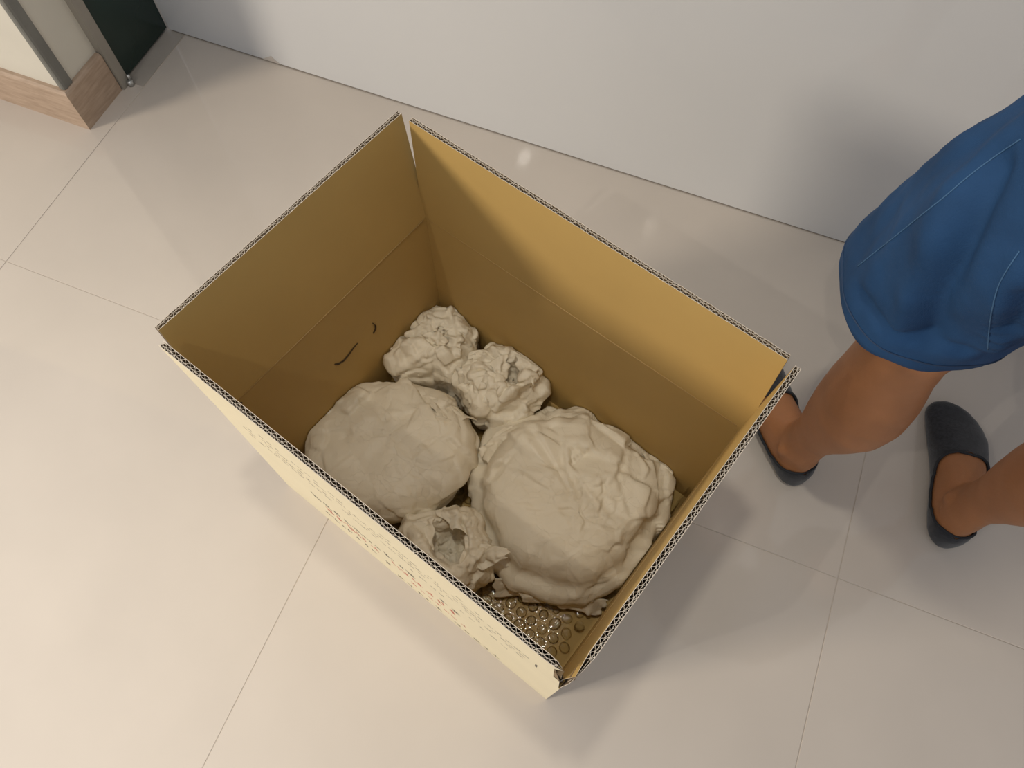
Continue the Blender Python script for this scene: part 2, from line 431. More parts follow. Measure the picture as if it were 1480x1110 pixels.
#            a, b, splay deg, trim at a, trim at b, crushed end (0 none, 1 at a, 2 at b)
SIDES = [(0, 3, 5.38, .0071, .0005, 0), (0, 1, 0.7, .0005, .0085, 2), (3, 2, 0.25, .0015, .0090, 0), (1, 2, 1.6, .0020, .0038, 1)]
rng = np.random.default_rng(5)
flaps = []
ctr = (C4[0] + C4[2]) / 2
for (ia, ib, spl, ta, tb, crush) in SIDES:
    a, b_ = C4[ia], C4[ib]
    dr = (b_ - a); Ln = np.linalg.norm(dr); dr = dr / Ln
    on = np.array([-dr[1], dr[0]])
    if on @ ((a + b_) / 2 - ctr) < 0: on = -on
    # body panel, outer face on the outline, mitre at the ends
    p = MB()
    lo0 = a; lo1 = b_; li0 = a + dr * TH - on * TH; li1 = b_ - dr * TH - on * TH
    cs = [lo0, lo1, li1, li0]
    p.add([(*c_, 0.0) for c_ in cs] + [(*c_, H) for c_ in cs], [(0, 1, 5, 4)], 1)
    p.add([(*c_, 0.0) for c_ in cs] + [(*c_, H) for c_ in cs], [(2, 3, 7, 6), (1, 2, 6, 5), (3, 0, 4, 7), (4, 5, 6, 7), (0, 3, 2, 1)], 0)
    pan = p.build('side_panel', [M['kraft'], M['cream']], box)
    # score line inside
    q0 = a + dr * .012 - on * TH; q1 = b_ - dr * .012 - on * TH
    MB().tube([(*q0, H - .001), (*q1, H - .001)], (.0003, .0011), 8).build('score_line', M['crease'], pan, True)
    # flap frame: s along edge, h up the flap, w depth inward from outer face
    cspl, sspl = math.cos(math.radians(spl)), math.sin(math.radians(spl))

    def P(s, hh, w, a=a, dr=dr, on=on, cspl=cspl, sspl=sspl):
        xy = a + dr * s + on * (hh * sspl - w * cspl)
        return (xy[0], xy[1], H + hh * cspl + w * sspl)

    def ends(hh, ta=ta, tb=tb, Ln=Ln):
        k = hh / F
        return (.0015 + (ta + .001) * k, Ln - .0015 - (tb + .001) * k)
    sheet = 0.00055
    n_s = 60
    crush_len = .022 if crush == 1 else .010

    def wsq(s, s0, s1, w, crush=crush):
        """liners pinch together at a crushed end"""
        mid = TH * .45
        if crush == 1 and s - s0 < crush_len: k = ((s - s0) / crush_len) ** .7
        elif crush == 2 and s1 - s < crush_len: k = ((s1 - s) / crush_len) ** .7
        else: return w
        return mid + (w - mid) * max(k, .18)

    def sheet_mesh(mb, w0, w1, m0, m1, h0=0.0, ragged=0.0):
        hs = [h0, F * .5, F - .02, F]
        nn = 70
        jit = rng.normal(0, 1, nn + 1) * ragged
        A = {}
        V = []
        for side, w_ in ((0, w0), (1, w1)):
            for ih, hh in enumerate(hs):
                s0, s1 = ends(hh)
                for i in range(nn + 1):
                    s = s0 + (s1 - s0) * i / nn
                    ww = wsq(s, s0, s1, w_) if ih >= 2 else w_
                    h2 = hh + (jit[i] if ih == 3 else 0)
                    if ih == 3:
                        if crush == 2 and s1 - s < .008: h2 -= .004 * (1 - (s1 - s) / .008)
                        if crush == 1 and s - s0 < .02: h2 -= .010 * (1 - (s - s0) / .02)
                    A[side, ih, i] = len(V); V.append(P(s, h2, ww))
        f0, f1, fe = [], [], []
        for ih in range(3):
            for i in range(nn):
                f0.append((A[0, ih, i], A[0, ih, i + 1], A[0, ih + 1, i + 1], A[0, ih + 1, i]))
                f1.append((A[1, ih, i + 1], A[1, ih, i], A[1, ih + 1, i], A[1, ih + 1, i + 1]))
            for i in (0, nn):
                fe.append((A[0, ih, i], A[0, ih + 1, i], A[1, ih + 1, i], A[1, ih, i]))
        for i in range(nn):
            fe.append((A[0, 3, i], A[0, 3, i + 1], A[1, 3, i + 1], A[1, 3, i]))
            fe.append((A[0, 0, i], A[1, 0, i], A[1, 0, i + 1], A[0, 0, i + 1]))
        n = len(mb.v)
        mb.v.extend(V)
        for fs, m_ in ((f0, m0), (f1, m1), (fe, 2)):
            mb.f.extend([tuple(x + n for x in q) for q in fs]); mb.m.extend([m_] * len(fs))
    fm = MB()
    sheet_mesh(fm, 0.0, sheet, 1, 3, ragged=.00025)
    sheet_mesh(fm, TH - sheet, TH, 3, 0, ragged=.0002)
    half = len(fm.v) // 2
    for i in range(70):         # the fold joins both liners
        o0 = 4 * 71
        fm.f.append((o0 + i, o0 + i + 1, half + i + 1, half + i)); fm.m.append(0)
    fo = fm.build('flap', [M['kraft'], M['cream'], M['flute'], M['flute_shade']], box)
    flaps.append(fo)
    # fluting: middle liner + two zigzag sheets of different pitch
    wm = TH * .40
    fc = MB()
    sheet_mesh(fc, wm - .0002, wm + .0002, 0, 0, h0=F - .06)
    fc.build('middle_liner', [M['flute_shade'], M['flute_shade'], M['flute']], fo)
    s0, s1 = ends(F)
    if crush == 1: s0 += .017
    if crush == 2: s1 -= .006
    for (wa, wb, pitch) in ((sheet, wm, .0054), (wm, TH - sheet, .0074)):
        n = int((s1 - s0) / (pitch / 4))
        hd = F - .05
        ph = rng.uniform(0, 1)
        Vt, Vb = [], []
        for i in range(n + 1):
            s = s0 + (s1 - s0) * i / n
            x = (i / 4.0 + ph) % 1.0
            tri = abs(2 * x - 1)
            tri = .5 - .5 * math.cos(math.pi * tri) * (0.9 + .1 * math.cos(math.pi * tri) ** 2)
            w_ = wa + (wb - wa) * (.04 + .92 * tri)
            jt = rng.normal(0, .00015)
            Vt.append((s, F - .0004 + jt, w_)); Vb.append((s, hd, w_))
        th_ = .00026
        v = []; fs = []; fsd = []
        for (s, hh, w_) in Vt: v.append(P(s, hh, w_ - th_)); v.append(P(s, hh, w_ + th_))
        nT = len(Vt)
        for (s, hh, w_) in Vb: v.append(P(s, hh, w_ - th_)); v.append(P(s, hh, w_ + th_))
        for i in range(n):
            t0, t1 = 2 * i, 2 * i + 2
            b0, b1 = 2 * nT + 2 * i, 2 * nT + 2 * i + 2
            fs += [(t0, t1, t1 + 1, t0 + 1)]; fsd += [(t0, b0, b1, t1), (t0 + 1, t1 + 1, b1 + 1, b0 + 1)]
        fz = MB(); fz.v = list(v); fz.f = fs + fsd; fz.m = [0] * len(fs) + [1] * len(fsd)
        fz.build('fluting', [M['flute'], M['flute_shade']], fo)['label'] = 'zigzag fluting seen along the cut edge'
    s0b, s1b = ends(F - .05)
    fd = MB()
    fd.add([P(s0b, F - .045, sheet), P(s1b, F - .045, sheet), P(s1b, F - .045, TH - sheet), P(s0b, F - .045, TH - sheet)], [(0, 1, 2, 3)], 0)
    fd.build('flute_shade_sheet', M['flute_deep_shade'], fo)  # dark sheet across the hollow flutes, standing in for their deep shade

# hand hole perforation on the left back panel: two curved slits
lbp = [o for o in box.children if o.name.startswith('side_panel')][0]


def lb_point(v_, z_, off=.0008):
    return (TH + off + .0051 * v_ / LY, v_, z_)


for pts in ([(.2505, .216), (.2535, .206), (.2515, .197), (.2455, .1905)], [(.166, .2095), (.172, .2005), (.182, .1965), (.192, .1985), (.205, .2035), (.214, .205)]):
    k = len(pts)
    MB().tube([lb_point(*p) for p in pts], [(.0006, .0007 + .0024 * math.sin(math.pi * (i + .6) / (k + .2)) * (1 - .5 * i / k)) for i in range(k)], 6).build('hand_hole_slit', M['slit'], lbp, True)
MB().tube([lb_point(.020, .331), lb_point(.026, .322)], .0008, 6).build('hand_hole_slit', M['slit'], lbp, True)

# printing on the outside of the front panel and its flap: rows of small characters too small to read
flp = [o for o in box.children if o.name.startswith('side_panel')][1]
rr = random.Random(11)


def glyph_row(parent, mat, u0, u1, z, hgt, wid, gap, fill=1.0, flap=False, name='printed_line', tilt=0.0):
    mb = MB(); x = u0
    while x + wid < u1:
        if rr.random() < fill:
            st = max(.0007, wid * .13)
            for _ in range(rr.choice((2, 3, 4))):
                if rr.random() < .5:
                    a = x + rr.uniform(0, wid * .8); zz = z + rr.uniform(0, hgt * .3); e = hgt * rr.uniform(.5, .9)
                    q = (a, a + st, zz, zz + e)
                else:
                    a = x + rr.uniform(0, wid * .25); e = wid * rr.uniform(.5, .95); zz = z + rr.uniform(0, hgt * .9)
                    q = (a, a + e, zz, zz + st)
                yo_ = -.0002
                if flap:
                    sn = math.sin(math.radians(.7))
                    mb.hexa([(q[0], yo_ - (q[2] - H) * sn, q[2]), (q[1], yo_ - (q[2] - H) * sn, q[2]), (q[1], .0002 - (q[2] - H) * sn, q[2]), (q[0], .0002 - (q[2] - H) * sn, q[2]),
                             (q[0], yo_ - (q[3] - H) * sn, q[3]), (q[1], yo_ - (q[3] - H) * sn, q[3]), (q[1], .0002 - (q[3] - H) * sn, q[3]), (q[0], .0002 - (q[3] - H) * sn, q[3])])
                else:
                    mb.box((q[0], yo_, q[2]), (q[1], .0002, q[3]))
        x += wid * (1 + gap)
    if mb.v: mb.build(name, mat, parent)['kind'] = 'stuff'


glyph_row(flp, M['ink_red'], .14, .40, .160, .040, .017, .20, .95)
glyph_row(flp, M['ink_black'], .13, .40, .212, .028, .015, .25, .85)
glyph_row(flp, M['ink_black'], .25, .47, .022, .026, .014, .35, .9)
glyph_row(flp, M['ink_black'], .12, .26, .100, .024, .012, .25, .9)
glyph_row(flp, M['ink_red'], .29, .42, .100, .022, .012, .25, .9)
glyph_row(flp, M['ink_grey'], .30, .48, .292, .014, .012, .3, .7)
fp = flaps[1]
glyph_row(fp, M['ink_grey'], .06, .50, .345, .010, .012, .2, .85, True)
glyph_row(fp, M['ink_grey'], .06, .52, .372, .009, .011, .2, .8, True)
glyph_row(fp, M['ink_grey'], .08, .50, .400, .008, .010, .2, .75, True)
glyph_row(fp, M['ink_grey'], .10, .47, .430, .007, .010, .2, .6, True)
fp_m = MB(); sn = math.sin(math.radians(.7)); z0, z1 = .375, .405
fp_m.hexa([(.505, -.0003 - (z0 - H) * sn, z0), (.5075, -.0003 - (z0 - H) * sn, z0), (.5075, .0002 - (z0 - H) * sn, z0), (.505, .0002 - (z0 - H) * sn, z0),
           (.505, -.0003 - (z1 - H) * sn, z1), (.5075, -.0003 - (z1 - H) * sn, z1), (.5075, .0002 - (z1 - H) * sn, z1), (.505, .0002 - (z1 - H) * sn, z1)])
fp_m.build('printed_tick', M['ink_black'], fp)

# ------------------------------------------------------------------ crumpled paper bundles
def vnormals(V, Fc):
    a, b, c = V[Fc[:, 0]], V[Fc[:, 1]], V[Fc[:, 2]]
    n = np.cross(b - a, c - a)
    N_ = np.zeros_like(V)
    for k in range(3): np.add.at(N_, Fc[:, k], n)
    return N_ / (np.linalg.norm(N_, axis=1, keepdims=True) + 1e-12)


def relax(V, Fc, w):
    E = np.concatenate([Fc[:, [0, 1]], Fc[:, [1, 2]], Fc[:, [2, 0]]])
    s = np.zeros_like(V); c = np.zeros((len(V), 1))
    np.add.at(s, E[:, 0], V[E[:, 1]]); np.add.at(c, E[:, 0], 1.0)
    return V + (s / np.maximum(c, 1) - V) * w


def poly_radius(poly, c, th):
    """distance from c to the polygon outline along angle th"""
    best = 0.0
    dx, dy = math.cos(th), math.sin(th)
    n = len(poly)
    for i in range(n):
        x1, y1 = poly[i][0] - c[0], poly[i][1] - c[1]
        x2, y2 = poly[(i + 1) % n][0] - c[0], poly[(i + 1) % n][1] - c[1]
        ex, ey = x2 - x1, y2 - y1
        den = dx * ey - dy * ex
        if abs(den) < 1e-12: continue
        t = (x1 * ey - y1 * ex) / den
        s = (x1 * dy - y1 * dx) / den
        if t > 0 and -1e-6 <= s <= 1 + 1e-6: best = max(best, t)
    return best


def clamp_in_box(V):
    m_ = TH + .0015
    V[:, 2] = np.maximum(V[:, 2], .0125)
    V[:, 1] = np.clip(V[:, 1], m_, LY - m_)
    V[:, 0] = np.clip(V[:, 0], m_ + .0052 * V[:, 1] / LY, LX - m_ + .005 * V[:, 1] / LY)
    return V


def crumple(V, N_, rg, facets=(30, .10), creases=(30, .003, .008, .05), wfun=None, radial=None, zmin=.03):
    """paper relief: flat tilted facets that meet in edges, plus straight sharp folds"""
    idx = np.where(V[:, 2] > zmin)[0]
    nF, sl = facets
    disp = np.zeros(len(V))
    S_ = V[rg.choice(idx, nF)]
    G_ = rg.normal(0, sl, (nF, 3))
    h_ = rg.normal(0, sl * .010, nF)
    D = np.linalg.norm(V[:, None, :] - S_[None], axis=2)
    W = np.exp(-(D - D.min(axis=1, keepdims=True)) / .0011); W /= W.sum(axis=1, keepdims=True)
    lin = np.einsum('nfk,fk->nf', V[:, None, :] - S_[None], G_) + h_
    disp += (W * np.clip(lin, -.006, .006)).sum(axis=1)
    nC, A, wd, ln = creases
    for _ in range(nC):
        c = V[rg.choice(idx)]
        if radial is not None and rg.random() < .6:
            dv = np.r_[c[:2] - radial[:2], -.01]
            dv = dv / (np.linalg.norm(dv) + 1e-9) + rg.normal(0, .22, 3)
        else:
            dv = rg.normal(0, 1, 3) * np.array([1, 1, .5])
        dv /= np.linalg.norm(dv)
        L_ = ln * rg.uniform(.4, 1.4); w_ = wd * rg.uniform(.5, 1.7)
        q = V - c
        t = q @ dv
        # folds bend a little along their length
        bend = np.cross(dv, [0, 0, 1.0]); bend /= np.linalg.norm(bend) + 1e-9
        q2 = q - np.outer(t, dv) - np.outer(rg.normal(0, 4.0) * t * t, bend)
        dd = np.linalg.norm(q2, axis=1)
        sgn = 1 if rg.random() < .62 else -1
        prof = np.maximum(0, 1 - dd / w_)
        prof = prof ** (1.2 if sgn > 0 else 1.0)
        disp += sgn * A * rg.uniform(.4, 1.3) * prof * np.clip(1 - (np.abs(t) / L_) ** 2, 0, 1)
    if wfun is not None: disp *= wfun(V)
    return V + N_ * disp[:, None]


def bundle_surface(outline_px, z_out, profile, seed, hole=None, facets=(30, .10), creases=(30, .003, .008, .05), ridge=(9, .003), flat=None, push=None, nth=210, step=.0022, lump=.004):
    """outline_px: silhouette traced in the photo at height z_out; profile: (rho, z) from the top centre down to the base"""
    rg = np.random.default_rng(seed)
    poly = [to_box(pix(u_, v_, z_out))[:2] for u_, v_ in outline_px]
    c = np.mean(poly, axis=0)
    hc = c if hole is None else to_box(pix(*hole))[:2]
    prof = np.array(profile, float)
    seg = np.r_[0, np.cumsum(np.hypot(np.diff(prof[:, 0]) * .12, np.diff(prof[:, 1])))]
    nt = int(seg[-1] / step)
    ts = np.linspace(0, seg[-1], nt)
    TH_ = 2 * np.pi * np.arange(nth) / nth
    rad = np.array([poly_radius(poly, c, t_) for t_ in TH_])
    rad = (np.roll(rad, 1) + 2 * rad + np.roll(rad, -1)) / 4
    ph = rg.uniform(0, 6.28, 8)
    wob = sum(rg.normal(0, 1) / k * np.sin(k * TH_ + rg.uniform(0, 6.28)) for k in range(2, 8))
    rho = np.interp(ts, seg, prof[:, 0]); zz = np.interp(ts, seg, prof[:, 1])
    k3 = np.ones(5) / 5
    rp = np.r_[[rho[0]] * 2, rho, [rho[-1]] * 2]; zp = np.r_[[zz[0]] * 2, zz, [zz[-1]] * 2]
    rho = np.convolve(rp, k3, 'valid'); zz = np.convolve(zp, k3, 'valid'); rho[0] = prof[0, 0]
    sm = np.clip(rho / .75, 0, 1); sm = sm * sm * (3 - 2 * sm)
    tri = np.abs(((TH_ * ridge[0] / 6.283 + .5 * np.sin(TH_ * 2 + ph[0]) + .3 * np.sin(TH_ * 3 + ph[2])) % 1) * 2 - 1) - .5
    Rm = rad[None] if hole is None else (rad.mean() * (1 - sm)[:, None] + rad[None] * sm[:, None])
    if hole is not None:       # the mouth is not a circle
        Rm = Rm * (1 + .16 * (1 - sm)[:, None] * np.sin(2 * TH_ + ph[3])[None] + .10 * (1 - sm)[:, None] * np.sin(3 * TH_ + ph[4])[None])
    RR = Rm * rho[:, None] + ridge[1] * tri[None] * (rho ** 3)[:, None]
    cc = hc[None] * (1 - sm)[:, None] + c[None] * sm[:, None]
    X = cc[:, 0:1] + np.cos(TH_)[None] * RR; Y = cc[:, 1:2] + np.sin(TH_)[None] * RR
    up = np.clip((zz - .03) / .05, 0, 1)
    Z = zz[:, None] + lump * wob[None] * (np.clip(rho * 1.4, 0, 1) * up)[:, None]
    V = np.stack([X, Y, Z], axis=2).reshape(-1, 3)
    ii = np.arange(nth); Fc = []
    for j in range(nt - 1):
        a = j * nth + ii; b_ = j * nth + (ii + 1) % nth; c_ = a + nth; d_ = b_ + nth
        Fc.append(np.c_[a, c_, d_]); Fc.append(np.c_[a, d_, b_])
    t0 = len(V); V = np.r_[V, [V[:nth].mean(axis=0)], [V[-nth:].mean(axis=0)]]
    Fc.append(np.c_[np.full(nth, t0), ii, (ii + 1) % nth])
    Fc.append(np.c_[np.full(nth, t0 + 1), (nt - 1) * nth + (ii + 1) % nth, (nt - 1) * nth + ii])
    Fc = np.concatenate(Fc)
    wf = None
    if flat is not None:
        fcx = to_box(pix(*flat[0]))[:2]

        def wf(X_): return np.clip((np.linalg.norm(X_[:, :2] - fcx, axis=1) / flat[1]) ** 1.5, .22, 1)
    if push is not None: V = push(V)
    V = crumple(V, vnormals(V, Fc), rg, facets, creases, wf, radial=hc)
    V = crumple(V, vnormals(V, Fc), rg, (facets[0] * 3, facets[1] * .6), (creases[0], creases[1] * .30, creases[2] * .5, creases[3] * .8), wf)
    V = relax(V, Fc, .10)
    return clamp_in_box(V), Fc


def sheet_fold(corners, seed, curl=0.0, amp=.003, ragged=.0025):
    """crumpled loose flap of paper between four corner points (px, py, z)"""
    rg = np.random.default_rng(seed)
    A, B, C, D = [to_box(pix(*p)) for p in corners]
    nx = max(8, int(max(np.linalg.norm(A - B), np.linalg.norm(C - D)) / .0022)); ny = max(8, int(max(np.linalg.norm(A - D), np.linalg.norm(B - C)) / .0022))
    s, t = np.meshgrid(np.linspace(0, 1, nx + 1), np.linspace(0, 1, ny + 1))
    e = ragged * (np.sin(s * 9 + seed) + .6 * np.sin(s * 21 + 2 * seed)) * t / np.linalg.norm(A - D)
    t = t + e
    s = s + ragged * np.sin(t * 11 + seed * 1.7) * (2 * s - 1) / np.linalg.norm(A - B)
    P_ = (A * (1 - s)[..., None] + B * s[..., None]) * (1 - t)[..., None] + (D * (1 - s)[..., None] + C * s[..., None]) * t[..., None]
    P_[..., 2] += curl * 4 * s * (1 - s)
    V = P_.reshape(-1, 3)
    Fc = []
    for j in range(ny):
        a = j * (nx + 1) + np.arange(nx)
        Fc.append(np.c_[a, a + 1, a + nx + 2]); Fc.append(np.c_[a, a + nx + 2, a + nx + 1])
    Fc = np.concatenate(Fc)
    V = crumple(V, vnormals(V, Fc), rg, (10, .22), (14, amp, .006, .03), zmin=-1)
    V = relax(V, Fc, .08)
    V = clamp_in_box(V)
    n = vnormals(V, Fc) * .00025
    E = np.concatenate([Fc[:, [0, 1]], Fc[:, [1, 2]], Fc[:, [2, 0]]])
    key = set(map(tuple, E.tolist()))
    bd = np.array([(a, b_) for a, b_ in E.tolist() if (b_, a) not in key])
    nV = len(V)
    Fa = np.concatenate([Fc, Fc[:, ::-1] + nV, np.c_[bd[:, 1], bd[:, 0], bd[:, 0] + nV], np.c_[bd[:, 1], bd[:, 0] + nV, bd[:, 1] + nV]])
    return np.concatenate([V + n, V - n]), Fa


def make_bundle(name, label, surf, folds=(), extra=None):
    V, Fc = surf
    c = V.mean(axis=0); base = np.array([c[0], c[1], V[:, 2].min()])
    wpos = to_world(base)
    root = empty(name, tuple(wpos), BA)
    tag(root, label, 'wrapped bundle', 'paper-wrapped bundles in the box')
    pm = M['paper_smooth'] if name == 'wrapped_dish' else M['paper']
    mesh('paper_wrap', V - base, Fc, pm, root, True)
    for k, (sv, sf) in enumerate(folds):
        mesh('paper_fold', sv - base, sf, pm, root, True)
    if extra:
        for (nm, sv, sf, mt) in extra: mesh(nm, sv - base, sf, mt, root, True)
    return root


Z0 = 0.0125
# large left dish
out_L = [(440, 640), (447, 612), (470, 585), (500, 562), (525, 549), (560, 546), (600, 551), (640, 563), (666, 585), (680, 605), (687, 630), (690, 660), (680, 690), (657, 715), (622, 737), (578, 752), (540, 752), (500, 735), (462, 712), (440, 680)]
surf_L = bundle_surface(out_L, .085, [(0, .126), (.35, .126), (.62, .122), (.78, .116), (.89, .106), (.965, .090), (1.0, .070), (.97, .045), (.90, .022), (.80, Z0), (.4, Z0)], 21,
                        facets=(34, .13), creases=(30, .0034, .007, .10), ridge=(7, .004), flat=((555, 660, .12), .115))
make_bundle('wrapped_dish', 'smooth broad paper-wrapped dish at the left front side of the box', surf_L,
            [sheet_fold([(628, 600, .124), (664, 612, .112), (672, 700, .050), (640, 716, .070)], 3, curl=.005, amp=.0025),
             sheet_fold([(600, 566, .119), (660, 588, .106), (687, 612, .090), (640, 606, .120)], 4, curl=.004, amp=.002),
             sheet_fold([(668, 628, .085), (697, 650, .068), (664, 700, .035), (652, 700, .050)], 6, curl=.004, amp=.002)])
# large right dish: skirt of paper with the dish rim pressing through
out_R = [(674, 700), (682, 660), (702, 625), (742, 601), (800, 588), (850, 588), (893, 606), (938, 636), (968, 665), (974, 700), (971, 745), (950, 790), (920, 832), (880, 866), (845, 880), (790, 870), (733, 848), (707, 822), (693, 790), (678, 750)]
surf_R = bundle_surface(out_R, .060, [(0, .122), (.30, .121), (.55, .117), (.68, .111), (.755, .103), (.80, .092), (.825, .080), (.86, .074), (.93, .070), (.98, .062), (1.0, .048), (.97, .028), (.88, Z0), (.4, Z0)], 33, hole=(838, 742, .12),
                        facets=(46, .16), creases=(46, .0036, .007, .09), ridge=(9, .005), flat=((775, 800, .12), .15), lump=.002)
make_bundle('wrapped_dish', 'largest round paper-wrapped dish at the right end of the box', surf_R,
            [sheet_fold([(712, 836, .058), (880, 872, .045), (868, 888, .022), (716, 860, .024)], 13, curl=.004, amp=.0022),
             sheet_fold([(690, 650, .078), (735, 612, .080), (752, 640, .088), (718, 690, .086)], 14, curl=.004),
             sheet_fold([(905, 615, .078), (973, 668, .072), (972, 735, .055), (950, 700, .078)], 15, curl=.002, amp=.0022)])
# small bundle at the back corner
out_A = [(553, 528), (560, 506), (580, 482), (600, 459), (625, 442), (655, 436), (680, 443), (689, 470), (689, 508), (678, 530), (655, 551), (620, 551), (575, 547)]


def pinch(V):
    k = to_box(pix(622, 492, .11))[:2]; a = to_box(pix(583, 487, .09))[:2]; e = to_box(pix(668, 520, .09))[:2]
    dv = e - a; dv = dv / np.linalg.norm(dv); nv = np.array([-dv[1], dv[0]])
    q = (V[:, :2] - k) @ nv; al = (V[:, :2] - k) @ dv
    V = V.copy(); V[:, 2] -= .020 * np.exp(-(q / .010) ** 2) * np.exp(-(np.maximum(0, al - .01) / .03) ** 2) * np.clip((V[:, 2] - .06) / .03, 0, 1)
    return V


surf_A = bundle_surface(out_A, .085, [(0, .134), (.35, .130), (.6, .122), (.8, .108), (.93, .090), (1.0, .070), (.97, .04), (.88, .02), (.75, Z0), (.4, Z0)], 41,
                        facets=(40, .26), creases=(40, .0036, .006, .07), ridge=(6, .004), push=pinch, nth=170)
make_bundle('wrapped_bundle', 'small crumpled paper bundle in the back corner of the box', surf_A,
            [sheet_fold([(584, 482, .116), (606, 472, .122), (630, 488, .124), (600, 496, .112)], 51, curl=.003, amp=.002),
             sheet_fold([(604, 488, .122), (636, 478, .132), (652, 496, .126), (612, 508, .114)], 52, curl=.008, amp=.004),
             sheet_fold([(566, 502, .104), (600, 506, .116), (606, 545, .082), (558, 537, .072)], 53, curl=.006, amp=.002)])
# round bundle with a hollow top
out_B = [(653, 560), (657, 535), (681, 512), (715, 501), (745, 498), (774, 510), (792, 535), (794, 560), (785, 580), (760, 598), (720, 609), (690, 600), (666, 582)]
surf_B = bundle_surface(out_B, .075, [(0, .085), (.12, .086), (.20, .100), (.28, .122), (.42, .128), (.62, .122), (.82, .106), (.95, .085), (1.0, .066), (.97, .04), (.88, .02), (.75, Z0), (.4, Z0)], 61, hole=(741, 537, .12),
                        facets=(40, .26), creases=(42, .0038, .006, .07), ridge=(7, .005), nth=170)
make_bundle('wrapped_cup', 'small round paper-wrapped cup with a hollow top beside the back bundle', surf_B,
            [sheet_fold([(708, 522, .126), (732, 512, .131), (738, 542, .112), (718, 566, .124)], 71, curl=.006),
             sheet_fold([(744, 513, .131), (780, 532, .126), (770, 558, .122), (750, 548, .110)], 72, curl=.005),
             sheet_fold([(662, 540, .100), (684, 514, .112), (698, 530, .123), (676, 556, .118)], 73, curl=.006, amp=.004),
             sheet_fold([(662, 556, .105), (700, 552, .124), (706, 594, .100), (676, 586, .085)], 74, curl=.007, amp=.004)])
# cup bundle at the front panel with a wide opening
out_C = [(566, 770), (590, 748), (622, 736), (655, 731), (688, 735), (704, 757), (710, 785), (714, 806), (702, 832), (684, 854), (655, 862), (620, 850), (585, 815)]
surf_C = bundle_surface(out_C, .08, [(0, .066), (.26, .067), (.35, .090), (.42, .120), (.52, .130), (.68, .124), (.84, .108), (.95, .088), (1.0, .066), (.96, .035), (.88, .018), (.75, Z0), (.4, Z0)], 81, hole=(648, 787, .12),
                        facets=(34, .20), creases=(44, .0034, .005, .08), ridge=(11, .004), nth=170)
make_bundle('wrapped_cup', 'paper-wrapped cup with an open mouth against the front panel', surf_C,
            [sheet_fold([(686, 784, .114), (737, 794, .130), (730, 808, .124), (680, 832, .100)], 91, curl=.005, amp=.002, ragged=.004),
             sheet_fold([(628, 740, .122), (680, 740, .120), (688, 775, .126), (660, 764, .130)], 92, curl=.006),
             sheet_fold([(674, 772, .128), (704, 780, .110), (684, 838, .095), (660, 832, .125)], 93, curl=.004, amp=.0025),
             sheet_fold([(596, 757, .112), (628, 748, .127), (626, 792, .124), (600, 802, .110)], 94, curl=.004, amp=.002)])

# ------------------------------------------------------------------ bubble wrap under the bundles
bw = empty('bubble_wrap', tuple(to_world(np.array([LX / 2, LY / 2, .0066]))), BA)
tag(bw, 'clear bubble wrap lining the bottom of the cardboard box', 'bubble wrap')
off = np.array([LX / 2, LY / 2, .0066])


def film_z(x, y):
    e = max(0.0, x - (LX - .045)) / .045
    return .0085 + .0016 * math.sin(x * 41 + 2) * math.cos(y * 37) + .028 * e * e


V = []; Fc = []
nx, ny = 60, 44
for j in range(ny + 1):
    for i in range(nx + 1):
        x = .012 + (LX - .022) * i / nx; y = .010 + (LY - .020) * j / ny
        V.append(np.array((x, y, film_z(x, y))) - off)
for j in range(ny):
    for i in range(nx):
        a = j * (nx + 1) + i
        Fc.append((a, a + 1, a + nx + 2, a + nx + 1))
mesh('film_sheet', V, Fc, M['film'], bw, True)
dome = MB(); rgs = []
n = 14
for k in range(6):
    a = math.pi / 2 * k / 5
    rr_ = .0086 * math.cos(a) ** .7 if k < 5 else .0004
    rgs.append([(rr_ * math.cos(2 * math.pi * q / n), rr_ * math.sin(2 * math.pi * q / n), .0046 * math.sin(a)) for q in range(n)])
dome.rings(rgs, cap=False)
dome.f.append(tuple(5 * n + q for q in range(n))); dome.m.append(0)
dome_me = None
foot = []
for o_px, z_ in ((out_L, .03), (out_R, .03), (out_A, .03), (out_B, .03), (out_C, .03)):
    foot.append([to_box(pix(u_, v_, z_))[:2] for u_, v_ in o_px])


def inside(p, poly):
    c = np.mean(poly, axis=0); dd = np.array(p) - c; th = math.atan2(dd[1], dd[0])
    return np.hypot(*dd) < poly_radius(poly, c, th) - .012


rb = random.Random(4); row = 0; y = .022
while y < LY - .02:
    x = .024 + (.0105 if row % 2 else 0)
    while x < LX - .016:
        if not any(inside((x, y), f_) for f_ in foot):
            px_, py_ = x + rb.uniform(-.001, .001), y + rb.uniform(-.001, .001)
            if dome_me is None:
                o_ = dome.build('bubble', M['film'], bw, True); dome_me = o_.data
            else:
                o_ = link(bpy.data.objects.new('bubble', dome_me), bw)
            o_.location = np.array((px_, py_, film_z(px_, py_))) - off
            o_.rotation_euler = (rb.uniform(-.2, .2), rb.uniform(-.2, .2) - (.5 if x > LX - .03 else 0), rb.uniform(0, 6))
            s_ = rb.uniform(.85, 1.1); o_.scale = (s_ * rb.uniform(.85, 1.15), s_, s_ * rb.uniform(.6, 1.25))
        x += .021
    y += .0182; row += 1
